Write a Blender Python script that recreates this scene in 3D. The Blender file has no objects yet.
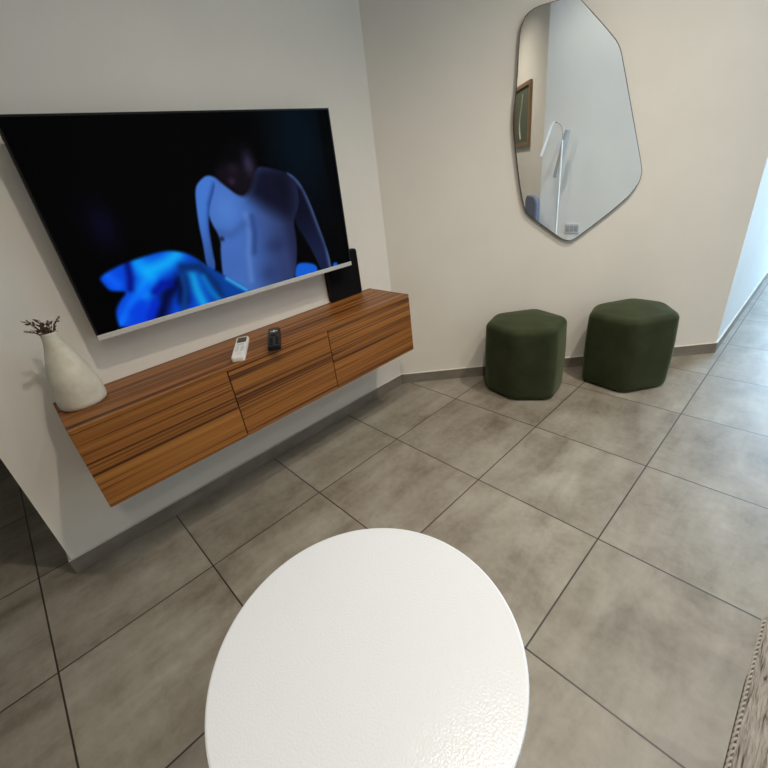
import bpy, bmesh, math, random
from mathutils import Vector, Matrix

random.seed(7)
scn = bpy.context.scene
COL = scn.collection

# ------------------------------------------------------------------ camera
cam_data = bpy.data.cameras.new('camera')
cam = bpy.data.objects.new('camera', cam_data)
COL.objects.link(cam)
cam_data.sensor_width = 36.0
cam_data.lens = 36.0 * 408.43 / 768.0
cam_data.clip_start = 0.02
RX = Vector((0.690864, 0.713002, -0.119730))
DN = Vector((0.261742, -0.401032, -0.877875))
FW = Vector((-0.673942, 0.575154, -0.463681))
cm = Matrix((( RX.x, -DN.x, -FW.x, 1.6273),
             ( RX.y, -DN.y, -FW.y, -1.4871),
             ( RX.z, -DN.z, -FW.z, 1.1189),
             (0, 0, 0, 1)))
cam.matrix_world = cm
scn.camera = cam

# ------------------------------------------------------------------ colour management
scn.view_settings.view_transform = 'Standard'
scn.view_settings.look = 'None'
scn.view_settings.gamma = 1.0
scn.view_settings.use_curve_mapping = False
scn.view_settings.exposure = 0.0
scn.cycles.max_bounces = 10
scn.cycles.diffuse_bounces = 5
scn.cycles.sample_clamp_indirect = 6.0

# ------------------------------------------------------------------ sky
world = bpy.data.worlds.new('sky')
scn.world = world
world.use_nodes = True
wn = world.node_tree.nodes
wn['Background'].inputs['Color'].default_value = (0.50, 0.74, 1.0, 1)
wn['Background'].inputs['Strength'].default_value = 1.2

# ------------------------------------------------------------------ lamps
def spot(name, loc, energy, color, size=150, blend=0.9, radius=0.05, aim=None):
    d = bpy.data.lights.new(name, 'SPOT')
    d.energy = energy; d.color = color; d.spot_size = math.radians(size); d.spot_blend = blend
    d.shadow_soft_size = radius
    o = bpy.data.objects.new(name, d); COL.objects.link(o); o.location = loc
    if aim is not None:
        o.rotation_euler = (Vector(aim) - Vector(loc)).to_track_quat('-Z', 'Y').to_euler()
    return o
WARM = (1.0, 0.90, 0.765)
NEUT = (1.0, 0.94, 0.86)
spot('downlight_tv', (1.35, -0.80, 2.58), 84, WARM, 126, 1.0, 0.045)
spot('downlight_mirror', (1.62, 0.22, 2.58), 108, WARM, 120, 1.0, 0.05)
spot('downlight_hall', (2.40, -0.25, 2.58), 48, NEUT, 140, 1.0, 0.05)
spot('downlight_sofa', (2.05, -1.75, 2.58), 28, (1.0, 0.86, 0.68), 140, 1.0, 0.06)
spot('fill_angled_wall', (3.05, -1.75, 2.58), 90, WARM, 140, 1.0, 0.06)  # added fill, no known fixture: brightens the angled wall in the mirror
dl = bpy.data.lights.new('daylight', 'AREA')
dl.shape = 'RECTANGLE'; dl.size = 1.45; dl.size_y = 2.1; dl.energy = 205; dl.color = (0.50, 0.745, 1.0)
dlo = bpy.data.objects.new('daylight', dl); COL.objects.link(dlo)
dlo.location = (2.2, 4.85, 1.1); dlo.rotation_euler = (math.radians(-90), 0, 0)

# ------------------------------------------------------------------ material helpers
def mat(name, color, rough=0.5, metal=0.0, spec=0.5, **kw):
    m = bpy.data.materials.new(name); m.use_nodes = True
    b = m.node_tree.nodes['Principled BSDF']
    b.inputs['Base Color'].default_value = (*color, 1)
    b.inputs['Roughness'].default_value = rough
    b.inputs['Metallic'].default_value = metal
    b.inputs['Specular IOR Level'].default_value = spec
    for k, v in kw.items():
        b.inputs[k.replace('_', ' ')].default_value = v
    return m

class NT:
    def __init__(s, m):
        s.m = m; s.t = m.node_tree; s.b = s.t.nodes['Principled BSDF']
    def n(s, typ, **props):
        x = s.t.nodes.new(typ)
        for k, v in props.items(): setattr(x, k, v)
        return x
    def l(s, a, b): s.t.links.new(a, b)
    def pos(s):
        return s.n('ShaderNodeNewGeometry').outputs['Position']
    def obj(s):
        return s.n('ShaderNodeTexCoord').outputs['Object']
    def mapv(s, vec, scale=(1, 1, 1), loc=(0, 0, 0), rot=(0, 0, 0)):
        x = s.n('ShaderNodeMapping'); x.inputs['Scale'].default_value = scale
        x.inputs['Location'].default_value = loc; x.inputs['Rotation'].default_value = rot
        s.l(vec, x.inputs['Vector']); return x.outputs['Vector']
    def noise(s, vec, scale=5, detail=3, rough=0.55, dist=0.0):
        x = s.n('ShaderNodeTexNoise'); s.l(vec, x.inputs['Vector'])
        x.inputs['Scale'].default_value = scale; x.inputs['Detail'].default_value = detail
        x.inputs['Roughness'].default_value = rough; x.inputs['Distortion'].default_value = dist
        return x.outputs['Fac']
    def ramp(s, fac, stops):
        x = s.n('ShaderNodeValToRGB'); cr = x.color_ramp
        while len(cr.elements) < len(stops): cr.elements.new(0.5)
        for e, (p, c) in zip(cr.elements, stops):
            e.position = p; e.color = (*c, 1) if len(c) == 3 else c
        s.l(fac, x.inputs['Fac']); return x.outputs['Color']
    def math(s, op, a, b=None, c=None):
        x = s.n('ShaderNodeMath', operation=op)
        for i, v in enumerate((a, b, c)):
            if v is None: continue
            if isinstance(v, (int, float)): x.inputs[i].default_value = v
            else: s.l(v, x.inputs[i])
        return x.outputs[0]
    def mix(s, fac, a, b, blend='MIX'):
        x = s.n('ShaderNodeMix', data_type='RGBA', blend_type=blend)
        for i, v in ((0, fac), (6, a), (7, b)):
            if isinstance(v, (int, float)): x.inputs[i].default_value = v
            elif isinstance(v, tuple): x.inputs[i].default_value = (*v, 1)
            else: s.l(v, x.inputs[i])
        return x.outputs[2]
    def bump(s, h, strength=0.2, dist=0.002):
        x = s.n('ShaderNodeBump'); x.inputs['Strength'].default_value = strength
        x.inputs['Distance'].default_value = dist
        s.l(h, x.inputs['Height']); s.l(x.outputs['Normal'], s.b.inputs['Normal'])
    def base(s, c): s.l(c, s.b.inputs['Base Color'])

def plaster(name, color):
    m = mat(name, color, 0.75, spec=0.25); t = NT(m)
    p = t.pos()
    t.base(t.ramp(t.noise(p, 3.0, 4), [(0.3, tuple(c * 0.965 for c in color)), (0.7, tuple(min(1, c * 1.02) for c in color))]))
    t.bump(t.noise(p, 180, 3), 0.10, 0.0015)
    return m
M_wall = plaster('warm_white_paint', (0.785, 0.748, 0.682))
M_wallday = plaster('white_paint', (0.72, 0.72, 0.70))
M_ceil = plaster('ceiling_paint', (0.80, 0.79, 0.76))

def floor_mat():
    m = mat('grey_porcelain_tile', (0.3, 0.28, 0.25), 0.38, spec=0.5); t = NT(m)
    p = t.pos()
    sx = t.n('ShaderNodeSeparateXYZ'); t.l(p, sx.inputs[0])
    T = 0.45
    ux = t.math('DIVIDE', sx.outputs[0], T); uy = t.math('DIVIDE', sx.outputs[1], T)
    def edge(u):                                   # distance in metres to the nearest joint
        f = t.math('FRACT', u); g = t.math('SUBTRACT', 1.0, f)
        return t.math('MULTIPLY', t.math('MINIMUM', f, g), T)
    d = t.math('MINIMUM', edge(ux), edge(uy))
    grout = t.math('LESS_THAN', d, 0.0023)
    cell = t.n('ShaderNodeCombineXYZ')
    t.l(t.math('FLOOR', ux), cell.inputs[0]); t.l(t.math('FLOOR', uy), cell.inputs[1])
    wn_ = t.n('ShaderNodeTexWhiteNoise', noise_dimensions='3D'); t.l(cell.outputs[0], wn_.inputs['Vector'])
    off = t.n('ShaderNodeVectorMath', operation='SCALE'); t.l(wn_.outputs['Color'], off.inputs[0]); off.inputs['Scale'].default_value = 13.0
    add = t.n('ShaderNodeVectorMath', operation='ADD'); t.l(p, add.inputs[0]); t.l(off.outputs[0], add.inputs[1])
    q = add.outputs[0]
    streak = t.noise(t.mapv(q, (9.0, 2.6, 1)), 1.0, 4, 0.6, 0.4)
    cloud = t.noise(q, 6.0, 6, 0.62, 0.3)
    fine = t.noise(q, 45.0, 4, 0.6)
    f = t.math('ADD', t.math('MULTIPLY', streak, 0.55), t.math('MULTIPLY', cloud, 0.45))
    f = t.math('ADD', t.math('MULTIPLY', f, 0.85), t.math('MULTIPLY', fine, 0.15))
    c = t.ramp(f, [(0.35, (0.138, 0.113, 0.085)), (0.45, (0.206, 0.179, 0.140)), (0.55, (0.262, 0.236, 0.190)), (0.68, (0.335, 0.309, 0.256))])
    tint = t.math('ADD', 0.94, t.math('MULTIPLY', wn_.outputs['Value'], 0.12))
    tc = t.n('ShaderNodeVectorMath', operation='SCALE'); t.l(c, tc.inputs[0]); t.l(tint, tc.inputs['Scale'])
    col = t.mix(grout, tc.outputs[0], (0.032, 0.025, 0.019))
    t.base(col)
    t.l(t.math('ADD', 0.30, t.math('MULTIPLY', cloud, 0.18)), t.b.inputs['Roughness'])
    h = t.math('MINIMUM', t.math('MULTIPLY', d, 400.0), 1.0)
    t.bump(t.math('ADD', h, t.math('MULTIPLY', fine, 0.10)), 0.25, 0.001)
    return m
M_floor = floor_mat()

def skirting_mat():
    m = mat('taupe_skirting_tile', (0.2, 0.17, 0.14), 0.6, spec=0.2); t = NT(m)
    p = t.pos()
    c = t.ramp(t.noise(t.mapv(p, (6, 6, 12)), 1, 4), [(0.3, (0.165, 0.142, 0.118)), (0.7, (0.255, 0.225, 0.19))])
    sx = t.n('ShaderNodeSeparateXYZ'); t.l(p, sx.inputs[0])
    t.base(t.mix(t.math('GREATER_THAN', sx.outputs[2], 0.0575), c, (0.62, 0.59, 0.53)))
    return m
M_skirt = skirting_mat()

def wood(name, shift, k=0.90):
    m = mat(name, (0.3, 0.15, 0.05), 0.42, spec=0.4); t = NT(m)
    p = t.pos()
    w = t.mapv(p, (1, 1, 1), shift)
    a = t.noise(t.mapv(w, (48, 0.55, 48)), 1.0, 3, 0.6, 0.15)
    b = t.noise(t.mapv(w, (185, 0.8, 185)), 1.0, 2, 0.5, 0.1)
    g = t.noise(t.mapv(w, (420, 9, 420)), 1.0, 2, 0.6)
    big = t.noise(t.mapv(w, (14, 0.5, 14)), 1.0, 2, 0.5)
    f = t.math('ADD', t.math('MULTIPLY', a, 0.5), t.math('MULTIPLY', b, 0.5))
    c = t.ramp(f, [(0.39, (0.042*k, 0.012*k, 0.003*k)), (0.455, (0.120*k, 0.038*k, 0.008*k)), (0.49, (0.300*k, 0.108*k, 0.021*k)),
                   (0.56, (0.385*k, 0.150*k, 0.030*k)), (0.66, (0.470*k, 0.208*k, 0.048*k))])
    c = t.mix(t.math('MULTIPLY', g, 0.25), c, (0.18*k, 0.065*k, 0.014*k))
    c = t.mix(0.5, c, t.ramp(big, [(0.3, (0.62, 0.56, 0.48)), (0.65, (1, 1, 1))]), 'MULTIPLY')
    t.base(c)
    t.bump(g, 0.08, 0.0006)
    return m
M_wood = [wood('striped_veneer', (0, 0, 0)), wood('striped_veneer_middle', (0.31, 0.7, 0.12)), wood('striped_veneer_end', (0.11, 1.9, 0.43))]
M_wooddark = mat('cabinet_carcass', (0.035, 0.014, 0.006), 0.6)

def velvet():
    m = mat('dark_green_velvet', (0.030, 0.048, 0.018), 0.85, spec=0.2); t = NT(m)
    o = t.obj()
    t.base(t.ramp(t.noise(o, 9, 4, 0.6), [(0.3, (0.019, 0.025, 0.009)), (0.7, (0.036, 0.044, 0.019))]))
    t.b.inputs['Sheen Weight'].default_value = 0.28
    t.b.inputs['Sheen Roughness'].default_value = 0.4
    t.b.inputs['Sheen Tint'].default_value = (0.50, 0.60, 0.38, 1)
    t.bump(t.noise(o, 500, 2), 0.25, 0.0008)
    return m
M_velvet = velvet()

def tablewhite():
    m = mat('white_textured_lacquer', (0.68, 0.70, 0.725), 0.22, spec=0.5); t = NT(m)
    o = t.obj()
    t.bump(t.noise(o, 260, 2, 0.5), 0.30, 0.0016)
    return m
M_table = tablewhite()

def ceramic():
    m = mat('speckled_cream_ceramic', (0.62, 0.57, 0.46), 0.6); t = NT(m)
    o = t.obj()
    t.base(t.ramp(t.noise(o, 22, 5, 0.6), [(0.3, (0.52, 0.475, 0.37)), (0.65, (0.66, 0.61, 0.50))]))
    t.bump(t.noise(o, 120, 3), 0.12, 0.001)
    return m
M_vase = ceramic()
M_twig = mat('dried_brown_leaf', (0.085, 0.045, 0.028), 0.8)
M_black = mat('black_plastic', (0.006, 0.006, 0.007), 0.55, spec=0.2)
M_blackg = mat('black_gloss', (0.005, 0.005, 0.006), 0.3, spec=0.3)
M_silver = mat('brushed_silver_trim', (0.62, 0.60, 0.56), 0.4, 0.35)
M_whitep = mat('white_plastic', (0.78, 0.76, 0.70), 0.4)
M_greyp = mat('pale_grey_button', (0.55, 0.56, 0.56), 0.5)
M_lcd = mat('dark_display', (0.035, 0.040, 0.036), 0.25)
M_mark = mat('white_print', (0.75, 0.75, 0.75), 0.5)
M_mirror = mat('mirror_silver', (0.90, 0.92, 0.91), 0.012, 1.0)
M_rim = mat('dark_bronze_rim', (0.10, 0.09, 0.08), 0.4, 0.6)
M_white = mat('white_lamp_paint', (0.85, 0.85, 0.84), 0.4)
M_greyl = mat('grey_arm_and_head_shadow', (0.36, 0.365, 0.365), 0.6)  # grey of the lamp arm, also on the solid for the head's shadow
M_oak = mat('brown_frame_wood', (0.24, 0.145, 0.075), 0.5)
M_print = mat('dark_olive_print', (0.10, 0.11, 0.075), 0.8)
M_blue = mat('blue_grey_upholstery', (0.13, 0.155, 0.22), 0.85)
M_leg = mat('dark_wood_leg', (0.06, 0.04, 0.03), 0.5)
M_alu = mat('white_door_frame', (0.75, 0.76, 0.78), 0.4)

def pane_mat():
    m = bpy.data.materials.new('clear_pane'); m.use_nodes = True
    nt = m.node_tree; nt.nodes.clear()
    out = nt.nodes.new('ShaderNodeOutputMaterial'); mx = nt.nodes.new('ShaderNodeMixShader')
    tr = nt.nodes.new('ShaderNodeBsdfTransparent'); gl = nt.nodes.new('ShaderNodeBsdfGlossy')
    gl.inputs['Roughness'].default_value = 0.02; mx.inputs[0].default_value = 0.06
    nt.links.new(tr.outputs[0], mx.inputs[1]); nt.links.new(gl.outputs[0], mx.inputs[2]); nt.links.new(mx.outputs[0], out.inputs[0])
    return m
M_pane = pane_mat()

def weave():
    m = mat('grey_woven_fabric', (0.30, 0.28, 0.25), 0.9, spec=0.15); t = NT(m)
    p = t.pos()
    a = t.noise(t.mapv(p, (230, 30, 230)), 1.0, 2, 0.5, 0.5)
    b = t.noise(t.mapv(p, (420, 45, 420)), 1.0, 2, 0.5)
    c = t.ramp(a, [(0.31, (0.045, 0.035, 0.025)), (0.37, (0.20, 0.182, 0.16)), (0.52, (0.275, 0.254, 0.226)), (0.7, (0.33, 0.308, 0.276))])
    c = t.mix(t.math('MULTIPLY', b, 0.35), c, (0.17, 0.155, 0.135))
    t.base(c)
    t.bump(t.math('ADD', a, t.math('MULTIPLY', b, 0.4)), 0.9, 0.006)
    return m
M_weave = weave()
M_cord = mat('pale_grey_cord', (0.33, 0.308, 0.276), 0.9, spec=0.15)

# ------------------------------------------------------------------ mesh helpers
def finish(name, bm, m, parent=None, smooth=False, loc=None):
    bmesh.ops.recalc_face_normals(bm, faces=bm.faces)
    me = bpy.data.meshes.new(name); bm.to_mesh(me); bm.free()
    if m is not None: me.materials.append(m)
    if smooth:
        for f in me.polygons: f.use_smooth = True
    o = bpy.data.objects.new(name, me); COL.objects.link(o)
    if parent is not None: o.parent = parent
    if loc is not None: o.location = loc
    return o
def tag(o, label, cat, group=None):
    o['label'] = label; o['category'] = cat
    if group: o['group'] = group
    return o
def thing(name, label, cat, loc=(0, 0, 0), rotz=0.0, group=None):
    o = bpy.data.objects.new(name, None); COL.objects.link(o)
    o.empty_display_size = 0.05
    o.location = loc; o.rotation_euler = (0, 0, rotz)
    return tag(o, label, cat, group)
def struct(name, bm, m, parent=None):
    o = finish(name, bm, m, parent)
    if parent is None: o['kind'] = 'structure'
    return o
def box(bm, x0, x1, y0, y1, z0, z1, bev=0.0, seg=2):
    r = bmesh.ops.create_cube(bm, size=1.0)
    vs = r['verts']
    for v in vs:
        v.co = Vector(((x0 + x1) / 2 + v.co.x * (x1 - x0), (y0 + y1) / 2 + v.co.y * (y1 - y0), (z0 + z1) / 2 + v.co.z * (z1 - z0)))
    if bev > 0:
        es = {e for v in vs for e in v.link_edges}
        bmesh.ops.bevel(bm, geom=list(es), offset=bev, segments=seg, affect='EDGES', profile=0.5)
    return bm
def B(*a, **k):
    return box(bmesh.new(), *a, **k)
def prism(bm, pts, z0, z1):
    a = [bm.verts.new((x, y, z0)) for x, y in pts]; b = [bm.verts.new((x, y, z1)) for x, y in pts]
    n = len(pts)
    bm.faces.new(a[::-1]); bm.faces.new(b)
    for i in range(n): bm.faces.new((a[i], a[(i + 1) % n], b[(i + 1) % n], b[i]))
    return bm
def lathe(bm, prof, n=48, center=(0, 0)):
    rings = []
    for r, z in prof:
        if r < 1e-6: rings.append([bm.verts.new((center[0], center[1], z))])
        else: rings.append([bm.verts.new((center[0] + r * math.cos(2 * math.pi * i / n), center[1] + r * math.sin(2 * math.pi * i / n), z)) for i in range(n)])
    for a, b in zip(rings, rings[1:]):
        for i in range(n):
            j = (i + 1) % n
            if len(a) == 1 and len(b) == 1: continue
            if len(a) == 1: bm.faces.new((a[0], b[i], b[j]))
            elif len(b) == 1: bm.faces.new((a[i], b[0], a[j]))
            else: bm.faces.new((a[i], a[j], b[j], b[i]))
    return bm
def tube(bm, pts, rad, n=10, cap=True):
    pts = [Vector(p) for p in pts]
    rads = rad if isinstance(rad, (list, tuple)) else [rad] * len(pts)
    up = Vector((0.31, 0.17, 0.93)); rings = []
    for i, p in enumerate(pts):
        d = (pts[min(i + 1, len(pts) - 1)] - pts[max(i - 1, 0)]).normalized()
        u = d.cross(up)
        if u.length < 1e-3: u = d.cross(Vector((1, 0, 0)))
        u.normalize(); w = d.cross(u)
        rings.append([bm.verts.new(p + (u * math.cos(2 * math.pi * k / n) + w * math.sin(2 * math.pi * k / n)) * rads[i]) for k in range(n)])
    for a, b in zip(rings, rings[1:]):
        for k in range(n): bm.faces.new((a[k], a[(k + 1) % n], b[(k + 1) % n], b[k]))
    if cap: bm.faces.new(rings[0][::-1]); bm.faces.new(rings[-1])
    return bm
def round_poly(pts, rad, seg=5):
    out = []; n = len(pts)
    for i in range(n):
        p = Vector(pts[i]); a = Vector(pts[i - 1]) - p; b = Vector(pts[(i + 1) % n]) - p
        la, lb = a.length, b.length; a.normalize(); b.normalize()
        t = min(rad, la * 0.48, lb * 0.48)
        s, e = p + a * t, p + b * t
        for k in range(seg + 1):
            u = k / seg
            out.append(tuple(s * (1 - u) ** 2 + p * 2 * u * (1 - u) + e * u * u))
    return out
def offset_scale(pts, d):
    cx = sum(p[0] for p in pts) / len(pts); cy = sum(p[1] for p in pts) / len(pts)
    out = []
    for x, y in pts:
        v = Vector((x - cx, y - cy)); L = v.length
        out.append((cx + v.x * (L - d) / L, cy + v.y * (L - d) / L))
    return out
def loft(bm, rings, close_top=True, close_bottom=True):
    R = [[bm.verts.new(p) for p in r] for r in rings]
    n = len(R[0])
    for a, b in zip(R, R[1:]):
        for i in range(n): bm.faces.new((a[i], a[(i + 1) % n], b[(i + 1) % n], b[i]))
    if close_bottom: bm.faces.new(R[0][::-1])
    if close_top: bm.faces.new(R[-1])
    return bm

# ================================================================== THE ROOM
H = 2.6
XW = 0.0825                                     # TV wall plane
K0 = (XW, -0.0315); K1 = (1.3150, 1.2005)         # foot of the mirror wall, inner and outer corner
struct('floor', B(-3.1, 4.72, -4.12, 4.72, -0.10, 0.0), M_floor)
struct('ceiling', B(-3.1, 4.72, -4.12, 4.72, H, H + 0.1), M_ceil)
struct('wall_left', prism(bmesh.new(), [(XW, -1.690), K0, (-0.04, 0.018), (-0.04, -1.690)], 0, H), M_wall)
struct('wall_back', prism(bmesh.new(), [K0, K1, (1.2, 1.258), (-0.04, 0.018)], 0, H), M_wall)
struct('wall_hall', prism(bmesh.new(), [K1, (1.3150, 4.6), (1.2, 4.6), (1.2, 1.258)], 0, H), M_wallday)
struct('wall_right', prism(bmesh.new(), [(3.0, -0.74), (3.12, -0.69), (3.12, 4.6), (3.0, 4.6)], 0, H), M_wallday)
struct('wall_angled', prism(bmesh.new(), [(3.0, -0.74), (4.6, -2.34), (4.72, -2.29), (3.12, -0.69)], 0, H), M_wall)
struct('wall_east', B(4.6, 4.72, -4.0, -2.34, 0, H), M_wall)
struct('wall_south', B(-3.1, 4.72, -4.12, -4.0, 0, H), M_wall)
struct('wall_west', B(-3.1, -3.0, -4.0, 4.6, 0, H), M_wall)
bm = bmesh.new()
box(bm, -3.1, 1.47, 4.6, 4.72, 0, H); box(bm, 2.93, 3.12, 4.6, 4.72, 0, H); box(bm, 1.47, 2.93, 4.6, 4.72, 2.15, H)
struct('wall_north', bm, M_wallday)
# glazed door at the end of the hall
d1 = bpy.data.objects.new('door_1', None); COL.objects.link(d1); d1['kind'] = 'structure'; d1.location = (2.2, 4.66, 0)
bm = bmesh.new()
for x0, x1 in ((-0.73, -0.68), (-0.025, 0.025), (0.68, 0.73)): box(bm, x0, x1, -0.03, 0.03, 0, 2.15)
for z0, z1 in ((0, 0.05), (2.10, 2.15)):
    box(bm, -0.68, -0.025, -0.03, 0.03, z0, z1); box(bm, 0.025, 0.68, -0.03, 0.03, z0, z1)
finish('door_frame', bm, M_alu, d1)
finish('glass_pane', B(-0.68, -0.025, -0.004, 0.004, 0.05, 2.10), M_pane, d1)
finish('glass_pane', B(0.025, 0.68, -0.004, 0.004, 0.05, 2.10), M_pane, d1)
# skirting tiles
SK = 0.06; SD = 0.008
q = SD / math.sqrt(2)
struct('baseboard_left', prism(bmesh.new(), [(XW, -1.690 - SD), (XW + SD, -1.690 - SD), (XW + SD, K0[1] - 0.0034), K0, (XW, -1.690), (-0.04, -1.690), (-0.04, -1.690 - SD)], 0, SK), M_skirt)
struct('baseboard_back', prism(bmesh.new(), [K0, (XW + SD, K0[1] - 0.0034), (K1[0] + q, K1[1] - q), K1], 0, SK), M_skirt)
struct('baseboard_hall', B(K1[0], K1[0] + SD, K1[1] - q, 4.6, 0, SK), M_skirt)
struct('baseboard_right', B(3.0 - SD, 3.0, -0.74, 4.6, 0, SK), M_skirt)
struct('baseboard_angled', prism(bmesh.new(), [(3.0 - SD, -0.745), (4.58, -2.335), (4.585, -2.325), (3.0, -0.74)], 0, SK), M_skirt)

# ================================================================== WALL CABINET
CX0, CX1, CY0, CY1, CZ0, CZ1 = XW, 0.348, -1.515, -0.178, 0.3320, 0.604
cab = thing('wall_cabinet', 'long striped brown wood cabinet mounted on the wall below the television', 'cabinet', (XW, (CY0 + CY1) / 2, CZ0))
def L(x0, x1, y0, y1, z0, z1, bev=0.0):          # box given in room coordinates, made local to the cabinet
    o = cab.location
    return B(x0 - o.x, x1 - o.x, y0 - o.y, y1 - o.y, z0 - o.z, z1 - o.z, bev=bev)
finish('top_panel', L(CX0, CX1, CY0, CY1, CZ1 - 0.013, CZ1, 0.0012), M_wood[0], cab)
finish('carcass', L(CX0, CX1 - 0.018, CY0 + 0.012, CY1 - 0.012, CZ0 + 0.004, CZ1 - 0.0132), M_wooddark, cab)
finish('side_panel', L(CX0, CX1 - 0.0185, CY0, CY0 + 0.0118, CZ0, CZ1 - 0.0132, 0.0008), M_wood[0], cab)
finish('side_panel', L(CX0, CX1 - 0.0185, CY1 - 0.0118, CY1, CZ0, CZ1 - 0.0132, 0.0008), M_wood[2], cab)
ys = [CY0, -1.0640, -0.6465, CY1]
for i in range(3):
    a = ys[i] + (0.0016 if i else 0); b = ys[i + 1] - (0.0016 if i < 2 else 0)
    finish('drawer_front', L(CX1 - 0.018, CX1, a, b, CZ0, CZ1 - 0.0145, 0.001), M_wood[i], cab)

# ================================================================== TELEVISION
TW, TH, TT = 1.0, 0.583, 0.026
ti, ya = 0.0126, -0.0183
tv = thing('television', 'large flat television on the wall above the striped cabinet, showing a blue-lit torso', 'television', (0.16, -0.837, 0.760))
tu = Vector((-math.sin(ya), math.cos(ya), 0)); tvv = Vector((math.sin(ti) * math.cos(ya), math.sin(ti) * math.sin(ya), math.cos(ti))); tn = tu.cross(tvv)
tv.rotation_euler = Matrix((tu, tvv, tn)).transposed().to_euler()     # local x = across, y = up, z = out of the screen
BAR = 0.0165
finish('back_panel', B(-TW/2, TW/2, 0.004, TH, -TT, -0.0012, bev=0.003), M_black, tv)
finish('bottom_bar', B(-TW/2, TW/2, 0, BAR, -TT + 0.004, 0.003, bev=0.0012), M_silver, tv)['label'] = 'silver bottom bar'
bm = bmesh.new()
fw = 0.005
box(bm, -TW/2, -TW/2 + fw, BAR, TH, -0.0015, 0.0008); box(bm, TW/2 - fw, TW/2, BAR, TH, -0.0015, 0.0008)
box(bm, -TW/2 + fw, TW/2 - fw, TH - fw, TH, -0.0015, 0.0008)
finish('bezel', bm, M_blackg, tv)
finish('wall_bracket', B(-0.2, 0.2, 0.15, 0.45, -0.064, -TT), M_black, tv)

# what is on the screen, as colours over a fine grid of the screen's own surface (u across, v up)
P = dict(
    torso=[(0.4709, 0.699), (0.4985, 0.6865), (0.5206, 0.6395), (0.5647, 0.5718), (0.5919, 0.5841), (0.6472, 0.7108), (0.6776, 0.7122), (0.7228, 0.6898), (0.77, 0.6652), (0.8016, 0.586), (0.7946, 0.4687), (0.7522, 0.3846), (0.7529, 0.2869), (0.7417, 0.1754), (0.7052, 0.0), (0.6191, 0.0), (0.5308, 0.0), (0.4217, 0.10), (0.442, 0.2843), (0.4589, 0.3674), (0.4375, 0.4834), (0.4478, 0.5971)],
    larm=[(0.4713, 0.7011), (0.4906, 0.6845), (0.4887, 0.6342), (0.4539, 0.5497), (0.4375, 0.4834), (0.4282, 0.4261), (0.4202, 0.3301), (0.412, 0.2033), (0.3932, 0.2031), (0.3826, 0.2425), (0.3934, 0.3517), (0.3989, 0.4587), (0.4112, 0.5713), (0.422, 0.6417), (0.4406, 0.6745)],
    rarm=[(0.7573, 0.6746), (0.7909, 0.6455), (0.821, 0.5823), (0.8452, 0.4635), (0.8638, 0.325), (0.8809, 0.2014), (0.8904, 0.1058), (0.8919, 0.0), (0.8415, 0.0), (0.8212, 0.1314), (0.7875, 0.276), (0.7599, 0.3687), (0.7581, 0.4906)],
    rhl=[(0.77, 0.6652), (0.7991, 0.6352), (0.8286, 0.5651), (0.847, 0.4617), (0.8681, 0.3165), (0.8876, 0.1916), (0.8919, 0.034)],
    head=[(0.5315, 0.7831), (0.5656, 0.8443), (0.6155, 0.8614), (0.6579, 0.8242), (0.6613, 0.7438), (0.6315, 0.6424), (0.599, 0.5765), (0.5647, 0.5718), (0.532, 0.6373), (0.4985, 0.6865), (0.5126, 0.7419)],
    shade=[(0.5909, 0.5783), (0.6482, 0.7265), (0.7243, 0.7093), (0.7824, 0.6632), (0.7771, 0.4862), (0.7446, 0.4003), (0.6769, 0.4579), (0.6242, 0.5217)],
    cloth=[(0.0684, 0.3035), (0.1121, 0.3305), (0.1545, 0.3461), (0.2252, 0.3596), (0.2614, 0.3626), (0.2964, 0.3551), (0.3427, 0.3193), (0.3838, 0.2412), (0.4226, 0.177), (0.4505, 0.1366), (0.5084, 0.0441), (0.51, 0.0), (0.0649, 0.0), (0.0687, 0.1087), (0.0905, 0.1616), (0.1267, 0.205), (0.0938, 0.2204), (0.0803, 0.2317), (0.073, 0.2692)],
    spot=[(0.7227, 0.1161), (0.7742, 0.1066), (0.8239, 0.0688), (0.8179, 0.0), (0.7052, 0.0)],
    spot2=[(0.9027, 0.0538), (0.9258, 0.048), (0.929, 0.0242), (0.8992, 0.0)])
ASP = TH / TW
def sdist(pts, u, v):                             # signed distance, positive inside
    ins = False; best = 9.0; n = len(pts)
    for i in range(n):
        x0, y0 = pts[i - 1]; x1, y1 = pts[i]
        if (y0 > v) != (y1 > v) and u < (x1 - x0) * (v - y0) / (y1 - y0) + x0: ins = not ins
        dx, dy = x1 - x0, (y1 - y0) * ASP; px, py = u - x0, (v - y0) * ASP
        t = max(0.0, min(1.0, (px * dx + py * dy) / (dx * dx + dy * dy + 1e-12)))
        d = math.hypot(px - t * dx, py - t * dy)
        if d < best: best = d
    return best if ins else -best
def ldist(pts, u, v):
    best = 9.0
    for (x0, y0), (x1, y1) in zip(pts, pts[1:]):
        dx, dy = x1 - x0, (y1 - y0) * ASP; px, py = u - x0, (v - y0) * ASP
        t = max(0.0, min(1.0, (px * dx + py * dy) / (dx * dx + dy * dy + 1e-12)))
        best = min(best, math.hypot(px - t * dx, py - t * dy))
    return best
def ss(a, b, x):
    t = max(0.0, min(1.0, (x - a) / (b - a))); return t * t * (3 - 2 * t)
def mixc(a, b, t): return tuple(x + (y - x) * t for x, y in zip(a, b))
def g(u, v, cu, cv, su, sv): return math.exp(-((u - cu) / su) ** 2 - ((v - cv) / sv) ** 2)
for _k in P:
    for _ in range(2):
        P[_k] = [q_ for i_ in range(len(P[_k])) for q_ in ((tuple(x_ * .75 + y_ * .25 for x_, y_ in zip(P[_k][i_ - 1], P[_k][i_]))), (tuple(x_ * .25 + y_ * .75 for x_, y_ in zip(P[_k][i_ - 1], P[_k][i_]))))] if _k != 'rhl' else P[_k]
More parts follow.
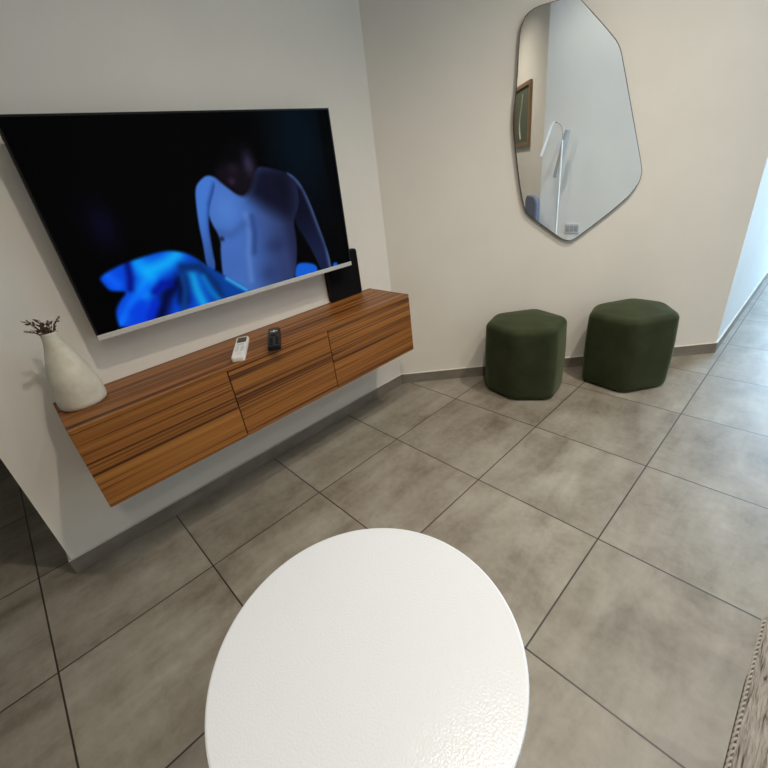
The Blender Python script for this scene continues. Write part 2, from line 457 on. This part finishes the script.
BB = {k: (min(p[0] for p in v) - .03, max(p[0] for p in v) + .03, min(p[1] for p in v) - .04, max(p[1] for p in v) + .04) for k, v in P.items()}
def inside(k, u, v, soft):
    b = BB[k]
    if not (b[0] < u < b[1] and b[2] < v < b[3]): return 0.0
    return ss(-soft, soft, sdist(P[k], u, v))
folds = [([(0.180, 0.335), (0.200, 0.25), (0.165, 0.18)], (10, 150, 250), 0.028), ([(0.30, 0.33), (0.262, 0.30), (0.205, 0.28)], (15, 170, 245), 0.025),
         ([(0.3265, 0.21), (0.3265, 0.114), (0.335, 0.02)], (20, 160, 225), 0.018), ([(0.075, 0.06), (0.125, 0.145), (0.19, 0.205)], (10, 110, 245), 0.014),
         ([(0.154, 0.3439), (0.147, 0.27), (0.135, 0.215)], (5, 15, 120), 0.012), ([(0.1759, 0.0), (0.2285, 0.133), (0.2858, 0.195), (0.275, 0.09)], (2, 4, 42), 0.026),
         ([(0.2977, 0.23), (0.2922, 0.1438), (0.265, 0.03)], (10, 60, 130), 0.012), ([(0.305, 0.26), (0.36, 0.24), (0.395, 0.12), (0.40, 0.05)], (8, 40, 95), 0.016),
         ([(0.36, 0.18), (0.37, 0.10), (0.39, 0.03)], (10, 110, 190), 0.012), ([(0.44, 0.14), (0.475, 0.08), (0.50, 0.04)], (60, 160, 220), 0.008),
         ([(0.09, 0.31), (0.105, 0.25)], (10, 95, 245), 0.016), ([(0.12, 0.09), (0.15, 0.12), (0.12, 0.03)], (5, 60, 220), 0.018),
         ([(0.20, 0.17), (0.23, 0.20), (0.25, 0.19)], (4, 20, 150), 0.014), ([(0.16, 0.05), (0.19, 0.11)], (5, 40, 200), 0.014)]
def screen_rgb(u, v):
    c = (1, 1, 2)
    c = mixc(c, (4, 14, 26), g(u, v, 0.84, 0.82, 0.13, 0.35) * ss(0.66, 0.72, u) * (1 - ss(0.935, 0.955, u)))
    c = mixc(c, (8, 7, 34), 0.8 * g(u, v, 0.13, 0.53, 0.035, 0.10))
    for k in ('spot', 'spot2'):
        a = inside(k, u, v, 0.006)
        if a: c = mixc(c, (18, 90, 205), a)
    a = inside('rarm', u, v, 0.005)
    if a:
        s = mixc((11, 13, 30), (22, 30, 62), 1 - ss(0.1, 0.5, v))
        s = mixc(s, (84, 106, 160), math.exp(-(ldist(P['rhl'], u, v) / 0.012) ** 2) * 0.9)
        c = mixc(c, s, a)
    a = inside('torso', u, v, 0.005)
    if a:
        s = mixc((66, 112, 198), (40, 50, 94), ss(0.50, 0.74, u + 0.10 * (0.35 - v)))
        s = mixc(s, (80, 130, 216), 0.8 * g(u, v, 0.505, 0.52, 0.05, 0.10))
        s = mixc(s, (60, 96, 176), 0.5 * g(u, v, 0.47, 0.20, 0.06, 0.10))
        s = mixc(s, (88, 130, 204), 0.75 * math.exp(-(ldist([(0.569, 0.47), (0.562, 0.3466), (0.5427, 0.2477), (0.5274, 0.09)], u, v) / 0.012) ** 2))
        s = mixc(s, (36, 58, 120), 0.65 * math.exp(-(ldist([(0.592, 0.45), (0.587, 0.36), (0.567, 0.25)], u, v) / 0.012) ** 2))
        s = mixc(s, (50, 80, 150), 0.5 * math.exp(-(ldist([(0.455, 0.40), (0.50, 0.375), (0.555, 0.42)], u, v) / 0.016) ** 2))
        s = mixc(s, (26, 34, 72), 0.6 * g(u, v, 0.665, 0.26, 0.05, 0.05))
        s = mixc(s, (30, 40, 84), 0.5 * g(u, v, 0.605, 0.10, 0.04, 0.06))
        s = mixc(s, (60, 80, 138), 0.45 * g(u, v, 0.63, 0.42, 0.035, 0.05))
        s = mixc(s, (46, 60, 112), 0.5 * g(u, v, 0.69, 0.17, 0.02, 0.10))
        s = mixc(s, (22, 26, 54), 0.85 * ss(0.69, 0.75, u))
        s = mixc(s, (8, 8, 26), 0.9 * g(u, v, 0.4622, 0.3638, 0.008, 0.014))
        s = mixc(s, (70, 84, 112), 0.14)
        s = mixc(s, (15, 16, 34), 0.97 * inside('shade', u, v, 0.040))
        s = mixc(s, (12, 12, 28), 0.5 * g(u, v, 0.735, 0.60, 0.03, 0.07))
        c = mixc(c, s, a)
    a = inside('larm', u, v, 0.004)
    if a:
        s = mixc((66, 116, 202), (48, 82, 154), 1 - ss(0.2, 0.55, v))
        s = mixc(s, (36, 62, 132), 0.75 * math.exp(-(ldist([(0.4887, 0.65), (0.455, 0.56), (0.44, 0.49), (0.43, 0.42), (0.42, 0.28)], u, v) / 0.009) ** 2))
        c = mixc(c, s, a)
    a = inside('head', u, v, 0.014)
    if a:
        s = mixc((17, 12, 20), (3, 3, 5), ss(0.70, 0.77, v))
        s = mixc(s, (52, 48, 76), 0.8 * g(u, v, 0.625, 0.735, 0.020, 0.06))
        s = mixc(s, (66, 40, 70), 0.6 * g(u, v, 0.55, 0.655, 0.014, 0.02))
        s = mixc(s, (44, 30, 52), 0.5 * g(u, v, 0.565, 0.72, 0.02, 0.03))
        c = mixc(c, s, a)
    a = inside('cloth', u, v, 0.007)
    if a:
        s = mixc((6, 70, 215), (8, 62, 150), ss(0.28, 0.42, u))
        for pl, col, w in folds:
            s = mixc(s, col, 0.9 * math.exp(-(ldist(pl, u, v) / w) ** 2))
        c = mixc(c, s, a)
    return c
def lin(x):
    x /= 255.0
    return x / 12.92 if x <= 0.04045 else ((x + 0.055) / 1.055) ** 2.4
NX, NY = 260, 150
v0 = BAR / TH
us = [fw / TW + (1 - 2 * fw / TW) * i / NX for i in range(NX + 1)]
vs_ = [v0 + (1 - fw / TH - v0) * j / NY for j in range(NY + 1)]
verts = []; cols = []
for vv in vs_:
    for uu in us:
        verts.append(((uu - 0.5) * TW, vv * TH, 0.0)); r_, g_, b_ = screen_rgb(uu, vv); cols += [lin(r_), lin(g_), lin(b_), 1.0]
faces = [(j * (NX + 1) + i, j * (NX + 1) + i + 1, (j + 1) * (NX + 1) + i + 1, (j + 1) * (NX + 1) + i) for j in range(NY) for i in range(NX)]
me = bpy.data.meshes.new('screen'); me.from_pydata(verts, [], faces)
at = me.color_attributes.new('picture', 'FLOAT_COLOR', 'POINT'); at.data.foreach_set('color', cols)
ms = mat('lit_screen', (0.002, 0.002, 0.002), 0.15, spec=0.02); t = NT(ms)
ca = t.n('ShaderNodeVertexColor'); ca.layer_name = 'picture'
t.l(ca.outputs['Color'], t.b.inputs['Emission Color']); t.b.inputs['Emission Strength'].default_value = 1.0
me.materials.append(ms)
so = bpy.data.objects.new('screen', me); COL.objects.link(so); so.parent = tv

# ================================================================== SPEAKER behind the right end of the television
sp = thing('speaker', 'slim black upright speaker on the cabinet, against the wall behind the television corner', 'speaker', (0.101, -0.326, CZ1))
prof = round_poly([(-0.105, 0.0), (0.082, 0.0), (0.082, 0.208), (-0.105, 0.208)], 0.014, 4)
bm = bmesh.new()
loft(bm, [[(-0.0175, a, b) for a, b in prof], [(0.0015, a, b) for a, b in prof], [(0.0045, a * 0.97, 0.109 + (b - 0.109) * 0.975) for a, b in prof]])
finish('housing', bm, M_black, sp)
pg = [(a * 0.93, 0.109 + (b - 0.109) * 0.93) for a, b in prof]
bm = bmesh.new(); loft(bm, [[(0.0046, a, b) for a, b in pg], [(0.0062, a * .99, 0.109 + (b - 0.109) * .99) for a, b in pg]])
finish('grille', bm, mat('black_mesh', (0.006, 0.006, 0.007), 0.9, spec=0.1), sp)

# ================================================================== REMOTES
def remote(name, label, cx, cy, ang, length, width, thick, body, group=None):
    r = thing(name, label, 'remote', (cx, cy, CZ1), ang)
    pts = round_poly([(-length/2, -width/2), (length/2, -width/2), (length/2, width/2), (-length/2, width/2)], width * 0.22, 4)
    bm = bmesh.new()
    loft(bm, [[(x * .985, y * .94, 0.0) for x, y in pts], [(x, y, 0.003) for x, y in pts], [(x, y, thick - 0.004) for x, y in pts], [(x * .985, y * .92, thick) for x, y in pts]])
    finish('shell', bm, body, r)
    return r
a1 = math.atan2(-1.0157 + 0.902, 0.3436 - 0.158)
r1 = remote('remote_control', 'white air conditioner remote control with a dark display, lying on the cabinet', 0.251, -0.959, a1, 0.208, 0.045, 0.017, M_whitep)
finish('display', B(-0.094, -0.042, -0.0165, 0.0165, 0.0165, 0.0180, bev=0.0006), M_lcd, r1)
finish('power_button', B(-0.028, -0.014, -0.012, 0.012, 0.0165, 0.0186, bev=0.0008), M_greyp, r1)
for i in range(3):
    for s in (-1, 1):
        finish('button', B(0.0 + i * 0.018, 0.012 + i * 0.018, s * 0.009 - 0.006, s * 0.009 + 0.006, 0.0165, 0.0183, bev=0.0006), M_greyp, r1)
finish('label_strip', B(0.066, 0.070, -0.010, 0.010, 0.0166, 0.0172), M_greyp, r1)
a2 = math.atan2(-0.8937 + 0.7818, 0.3765 - 0.1838)
r2 = remote('remote_control', 'black remote control lying on the cabinet, right of the white one', 0.278, -0.836, a2, 0.213, 0.046, 0.016, M_blackg)
bm = bmesh.new(); lathe(bm, [(0, 0.0178), (0.0125, 0.0178), (0.0135, 0.0150)], 20, (-0.018, 0)); finish('direction_pad', bm, M_black, r2)
bm = bmesh.new(); box(bm, -0.066, -0.060, -0.013, 0.013, 0.0155, 0.0166); box(bm, -0.075, -0.052, -0.003, 0.003, 0.0155, 0.0166)
finish('mark', bm, M_mark, r2)
for i in range(4):
    for s in (-1, 1):
        finish('button', B(0.012 + i * 0.020, 0.024 + i * 0.020, s * 0.010 - 0.006, s * 0.010 + 0.006, 0.0150, 0.0172, bev=0.0006), M_black, r2)

# ================================================================== VASE
va = thing('vase', 'cream ceramic bottle vase with dried sprigs, at the left end of the cabinet', 'vase', (0.176, -1.443, CZ1))
prof = [(0.0, 0.0), (0.055, 0.0), (0.0600, 0.002), (0.0628, 0.008), (0.0636, 0.020), (0.0628, 0.040), (0.0608, 0.060), (0.0575, 0.082), (0.0530, 0.104), (0.0476, 0.124),
        (0.0415, 0.143), (0.0348, 0.162), (0.0284, 0.180), (0.0236, 0.196), (0.0211, 0.209), (0.0204, 0.219), (0.0207, 0.2245), (0.0190, 0.2258), (0.0172, 0.2240), (0.0170, 0.205), (0.020, 0.190), (0.0, 0.188)]
bm = bmesh.new(); lathe(bm, prof, 56); finish('body', bm, M_vase, va, smooth=True)
# every dried sprig is a thing standing in the vase
rnd = random.Random(3)
kinds = ['bending far left over the vase rim', 'short, standing upright in the vase mouth', 'leaning right out of the vase mouth', 'tallest of the bunch in the vase']
specs = [((0.016, -0.034, 0.024), 0), ((0.010, -0.026, 0.048), 3), ((-0.010, -0.006, 0.036), 1), ((0.004, 0.030, 0.034), 2), ((0.022, -0.004, 0.032), 1), ((0.01, -0.016, 0.020), 0), ((-0.008, 0.012, 0.028), 2)]
uniq = ['dried brown sprig drooping lowest over the left of the vase rim', 'longest dried brown sprig arching up and left out of the vase', 'dried brown sprig standing straight up at the back of the vase mouth',
        'dried brown sprig leaning furthest right out of the vase', 'dried brown sprig leaning forward over the front of the vase rim', 'short dried brown sprig tucked between the two that lean left from the vase', 'short dried brown sprig leaning slightly right in the vase mouth']
for k, (d, _) in enumerate(specs):
    base = Vector((0.176 + d[0] * 0.15, -1.443 + d[1] * 0.15, CZ1 + 0.200)); d = Vector(d)
    t_ = thing('dried_sprig', uniq[k], 'dried plant', base, 0, 'dried sprigs in the vase')
    mid = Vector((d.x * 0.3, d.y * 0.3, 0.022 + d.z * 0.45)); top = Vector((d.x * 1.0, d.y * 1.0, 0.020 + d.z))
    pts = [Vector((0, 0, 0)).lerp(mid, s) .lerp(mid.lerp(top, s), s) for s in [i / 7 for i in range(8)]]
    bm = bmesh.new(); tube(bm, pts, [0.0016 - 0.0001 * i for i in range(8)], 6); finish('stem', bm, M_twig, t_)
    bm = bmesh.new()
    for j in range(2, 8):
        for s in (-1, 1):
            p = pts[j]; tang = (pts[min(j + 1, 7)] - pts[j - 1]).normalized()
            side = tang.cross(Vector((rnd.uniform(-.5, .5), rnd.uniform(-.5, .5), 1))).normalized() * s
            ln = rnd.uniform(0.009, 0.016); wd = rnd.uniform(0.0022, 0.0036)
            dr = (tang * rnd.uniform(0.5, 0.9) + side * rnd.uniform(0.4, 0.8)).normalized(); nn = dr.cross(side).normalized()
            if nn.length < 0.1: nn = Vector((0, 0, 1))
            ww = dr.cross(nn).normalized()
            ring = []
            for (f, w) in ((0.0, 0.2), (0.3, 1.0), (0.65, 0.85), (1.0, 0.05)):
                c = p + dr * ln * f + nn * (0.003 * math.sin(f * 3))
                ring.append((c, wd * w))
            R = []
            for c, w in ring:
                R.append([bm.verts.new(c + ww * w), bm.verts.new(c + nn * 0.0007), bm.verts.new(c - ww * w), bm.verts.new(c - nn * 0.0007)])
            for a, b in zip(R, R[1:]):
                for q_ in range(4): bm.faces.new((a[q_], a[(q_ + 1) % 4], b[(q_ + 1) % 4], b[q_]))
            bm.faces.new(R[0]); bm.faces.new(R[-1][::-1])
    finish('leaves', bm, M_twig, t_)

# ================================================================== MIRROR
outline = [(0.7251, 1.6028), (0.8007, 1.6112), (0.8492, 1.6198), (0.8757, 1.6179), (0.9005, 1.5958), (1.0382, 1.469), (1.062, 1.4375), (1.0762, 1.4068), (1.1857, 1.0946), (1.2252, 0.9803), (1.2287, 0.9515), (1.2214, 0.9153), (1.169, 0.8496), (0.9665, 0.7101), (0.9409, 0.6991), (0.9218, 0.699), (0.8971, 0.7089), (0.8771, 0.7206), (0.7428, 0.8257), (0.7159, 0.8512), (0.7007, 0.8839), (0.6763, 0.9891), (0.6487, 1.1674), (0.6431, 1.217), (0.6439, 1.2645), (0.6545, 1.362), (0.6607, 1.5221), (0.6673, 1.5555), (0.6837, 1.5839)]
def chaikin(p):
    o = []
    for i in range(len(p)):
        a, b = Vector(p[i - 1]), Vector(p[i]); o += [tuple(a * .75 + b * .25), tuple(a * .25 + b * .75)]
    return o
ol = chaikin(outline)
s0, z0 = 0.93, 1.16
mx = s0 / math.sqrt(2)
dW = (K0[0] - K0[1])                               # wall: x - y = dW
mi = thing('mirror', 'tall irregular frameless mirror with rounded corners, on the wall above the green poufs', 'mirror', (mx + dW / 2, mx - dW / 2, z0), math.radians(45))
# local x runs along the wall, local -y points into the room
pl = [(s - s0, z - z0) for s, z in ol]
def ring(y, d):
    return [(x, y, z) for x, z in offset_scale(pl, d)]
bm = bmesh.new(); loft(bm, [ring(-0.0005, 0.018), ring(-0.010, 0.018), ring(-0.0101, 0.004), ring(-0.0125, 0.004)]); finish('backing', bm, M_black, mi)
bm = bmesh.new()
R = [[bm.verts.new(p) for p in r] for r in (ring(-0.0125, 0.0), ring(-0.0150, 0.0), ring(-0.0156, 0.0022), ring(-0.0156, 0.0030), ring(-0.0150, 0.0032), ring(-0.0125, 0.0032))]
for a, b in zip(R, R[1:] + R[:1]):
    for i in range(len(a)): bm.faces.new((a[i], a[(i + 1) % len(a)], b[(i + 1) % len(a)], b[i]))
finish('rim', bm, M_rim, mi)
bm = bmesh.new(); loft(bm, [ring(-0.0126, 0.0033), ring(-0.0150, 0.0033)]); finish('glass', bm, M_mirror, mi)

# ================================================================== POUFS
def pouf(label, plan, h):
    cx = sum(p[0] for p in plan) / len(plan); cy = sum(p[1] for p in plan) / len(plan)
    o = thing('pouf', label, 'pouf', (cx, cy, 0), 0, 'green velvet poufs')
    base = round_poly([(x - cx, y - cy) for x, y in plan], 0.040, 6)
    def rg(d, z, dome=0): return [(x, y, z) for x, y in offset_scale(base, d)]
    bm = bmesh.new()
    rings = [rg(0.012, 0.008), rg(0.003, 0.016), rg(0.0, 0.032)]
    for k in range(1, 8):
        u = k / 8; rings.append(rg(-0.005 * math.sin(math.pi * u) , 0.032 + (h - 0.075) * u))
    for k in range(0, 9):
        a = k / 8 * math.pi / 2
        rings.append(rg(0.034 * (1 - math.cos(a)), h - 0.040 + 0.030 * math.sin(a)))
    for d, z in ((0.060, h - 0.005), (0.095, h - 0.001), (0.135, h)): rings.append(rg(d, z))
    loft(bm, rings); finish('cushion', bm, M_velvet, o, smooth=True)
    bm = bmesh.new(); loft(bm, [rg(0.022, 0.0), rg(0.022, 0.010)]); finish('base_plate', bm, M_black, o)
k = 0.75
pouf('green velvet hexagonal pouf on the floor below the mirror, nearer the cabinet', [(x * k, y * k) for x, y in [(0.690, 0.222), (0.938, 0.178), (1.140, 0.322), (1.100, 0.575), (0.832, 0.660), (0.635, 0.435)]], 0.390)
pouf('green velvet hexagonal pouf on the floor, nearer the bright hallway', [(x * k, y * k) for x, y in [(1.175, 0.680), (1.132, 0.885), (1.292, 1.120), (1.500, 1.105), (1.645, 0.900), (1.466, 0.638)]], 0.390)

# ================================================================== ROUND TABLE
ta = thing('side_table', 'round white side table with a glossy textured top, in the foreground', 'table', (1.252, -1.289, 0))
R_ = 0.2655
bm = bmesh.new(); lathe(bm, [(0, 0.376), (R_ - 0.004, 0.376), (R_ - 0.001, 0.377), (R_, 0.380), (R_, 0.396), (R_ - 0.0012, 0.399), (R_ - 0.004, 0.400), (0, 0.400)], 128)
finish('tabletop', bm, M_table, ta)
bm = bmesh.new(); lathe(bm, [(0, 0.012), (0.028, 0.012), (0.024, 0.03), (0.022, 0.35), (0.05, 0.366), (0.07, 0.3759), (0, 0.3759)], 40); finish('pedestal', bm, M_table, ta, smooth=True)
bm = bmesh.new(); lathe(bm, [(0, 0), (0.16, 0), (0.16, 0.006), (0.155, 0.010), (0.03, 0.0119), (0, 0.0119)], 64); finish('base', bm, M_table, ta)

# ================================================================== SOFA
SX0, SX1, SY0, SY1 = 1.7072, 2.46, -2.75, -0.789
sf = thing('sofa', 'grey woven fabric sofa with a corded edge, at the right edge of the picture', 'sofa', (SX0, SY1, 0))
def SB(x0, x1, y0, y1, z0, z1, bev=0, seg=3): return B(x0 - SX0, x1 - SX0, y0 - SY1, y1 - SY1, z0, z1, bev=bev, seg=seg)
finish('frame', SB(SX0 + 0.05, SX1, SY0, SY1 - 0.03, 0.07, 0.24, 0.01), M_weave, sf)
def cushion(x0, x1, y0, y1, z0, z1, r):
    pts = round_poly([(x0 - SX0, y0 - SY1), (x1 - SX0, y0 - SY1), (x1 - SX0, y1 - SY1), (x0 - SX0, y1 - SY1)], 0.045, 6)
    bm = bmesh.new(); rings = []
    for i in range(7):
        a = -math.pi / 2 + math.pi * i / 6
        rings.append([(x, y, (z0 + z1) / 2 + (z1 - z0) / 2 * math.sin(a)) for x, y in offset_scale(pts, r * (1 - math.cos(a)))])
    loft(bm, rings); return bm
def seat(y0, y1):
    pts = round_poly([(0, y0 - SY1), (SX1 - 0.17 - SX0, y0 - SY1), (SX1 - 0.17 - SX0, y1 - SY1), (0, y1 - SY1)], 0.03, 6)
    bm = bmesh.new()
    loft(bm, [[(x, y, z) for x, y in offset_scale(pts, d)] for d, z in ((0.030, 0.242), (0.020, 0.252), (0.006, 0.385), (0.001, 0.394), (0.0, 0.398), (0.002, 0.4015), (0.010, 0.404), (0.05, 0.407), (0.15, 0.409))])
    return bm
finish('seat_cushion', seat(-1.76, SY1), M_weave, sf, smooth=True)
finish('seat_cushion', seat(SY0, -1.765), M_weave, sf, smooth=True)
bm = bmesh.new()
N = 480                                             # two-ply cord stitched along the front edge
for ph in (0, math.pi):
    tube(bm, [(-0.0002 + 0.0021 * math.cos(i * 0.75 + ph), -0.028 - i * 0.0022, 0.399 + 0.0021 * math.sin(i * 0.75 + ph)) for i in range(N)], 0.0016, 5)
finish('edge_cord', bm, M_cord, sf)
finish('backrest', SB(SX1 - 0.17, SX1, SY0, SY1 - 0.02, 0.24, 0.62, 0.05, 4), M_weave, sf)
for x in (SX0 + 0.10, SX1 - 0.06):
    for y in (SY0 + 0.08, SY1 - 0.11):
        finish('leg', SB(x - 0.02, x + 0.02, y - 0.02, y + 0.02, 0, 0.075), M_leg, sf)

# ================================================================== WHAT THE MIRROR SHOWS
lp = thing('floor_lamp', 'white standing lamp with a bent arm, seen in the mirror before the white wall', 'lamp', (2.85, -0.478, 0))
bm = bmesh.new(); lathe(bm, [(0, 0), (0.12, 0), (0.12, 0.012), (0.11, 0.018), (0, 0.02)], 40); finish('base', bm, M_white, lp)
bm = bmesh.new(); tube(bm, [(0, 0, 0.018), (0, 0, 0.6), (0, 0, 1.15)], 0.0065, 12); finish('pole', bm, M_white, lp)
bm = bmesh.new(); tube(bm, [(0, 0, 1.15), (0, -0.004, 1.22), (0, -0.022, 1.268), (0, -0.055, 1.295), (0, -0.088, 1.303)], 0.005, 10); finish('arm', bm, M_greyl, lp)
bm = bmesh.new(); tube(bm, [(0, -0.085, 1.305), (0, -0.115, 1.275), (0, -0.16, 1.155), (0, -0.201, 1.042)], [0.008, 0.011, 0.012, 0.013], 14); finish('lamp_head', bm, M_white, lp)
bm = bmesh.new(); tube(bm, [(0.03, 0.03, 1.226), (0.03, 0.005, 1.13), (0.03, -0.060, 0.844)], [0.024, 0.028, 0.022], 14); tube(bm, [(0, 0, 1.19), (0.03, 0.0, 1.20)], 0.006, 8)
finish('head_shadow_solid', bm, M_greyl, lp)['label'] = 'grey solid in place of the lamp head shadow'  # added grey solid, shaped as the shadow the lamp head casts on the wall
ou = thing('wall_outlet', 'white socket plate low on the wall, seen in the bottom of the mirror', 'socket', (3.0, -0.384, 0.36))
finish('plate', B(-0.010, 0.0, -0.070, 0.070, -0.045, 0.045, bev=0.003), M_greyp, ou)
for y in (-0.042, 0.0, 0.042): finish('socket', B(-0.0125, -0.0095, y - 0.018, y + 0.018, -0.028, 0.028, bev=0.001), mat('socket_grey', (0.33, 0.34, 0.36), 0.4), ou)
pc = thing('framed_picture', 'dark olive picture in a brown wooden frame, seen at the left of the mirror', 'picture', (3.52, -1.26, 1.44), math.radians(-45))
# local x along the wall, local -y into the room
w_, h_, f_ = 0.62, 0.58, 0.035
bm = bmesh.new()
box(bm, -w_/2, -w_/2 + f_, -0.028, -0.001, -h_/2, h_/2); box(bm, w_/2 - f_, w_/2, -0.028, -0.001, -h_/2, h_/2)
box(bm, -w_/2 + f_, w_/2 - f_, -0.028, -0.001, -h_/2, -h_/2 + f_); box(bm, -w_/2 + f_, w_/2 - f_, -0.028, -0.001, h_/2 - f_, h_/2)
finish('frame', bm, M_oak, pc)
finish('print', B(-w_/2 + f_, w_/2 - f_, -0.012, -0.001, -h_/2 + f_, h_/2 - f_), M_print, pc)
bm = bmesh.new(); tube(bm, [(0.02 + 0.05 * math.sin(i / 3.0), -0.0125, -0.22 + i * 0.03) for i in range(15)], 0.010, 8); finish('painted_curve', bm, mat('pale_paint', (0.6, 0.56, 0.45), 0.8), pc)
ch = thing('chair', 'small blue-grey upholstered chair, seen at the lower left edge of the mirror', 'chair', (2.70, -0.82, 0), math.radians(-45))
bm = cushion(SX0 - 0.17, SX0 + 0.17, SY1 - 0.17, SY1 + 0.17, 0.36, 0.44, 0.03)
finish('seat', bm, M_blue, ch, smooth=True)
pts = round_poly([(-0.17, 0.40), (0.17, 0.40), (0.185, 0.705), (-0.17, 0.705)], 0.09, 6)
bm = bmesh.new(); loft(bm, [[(x * .94, 0.12, 0.53 + (z - .53) * .94) for x, z in pts], [(x, 0.13, z) for x, z in pts], [(x, 0.155, z) for x, z in pts], [(x * .94, 0.165, 0.53 + (z - .53) * .94) for x, z in pts]])
finish('backrest', bm, M_blue, ch)
for x in (-0.13, 0.13):
    for y in (-0.13, 0.13):
        bm = bmesh.new(); tube(bm, [(x * 1.05, y * 1.05, 0), (x, y, 0.365)], [0.011, 0.016], 10); finish('leg', bm, M_leg, ch)
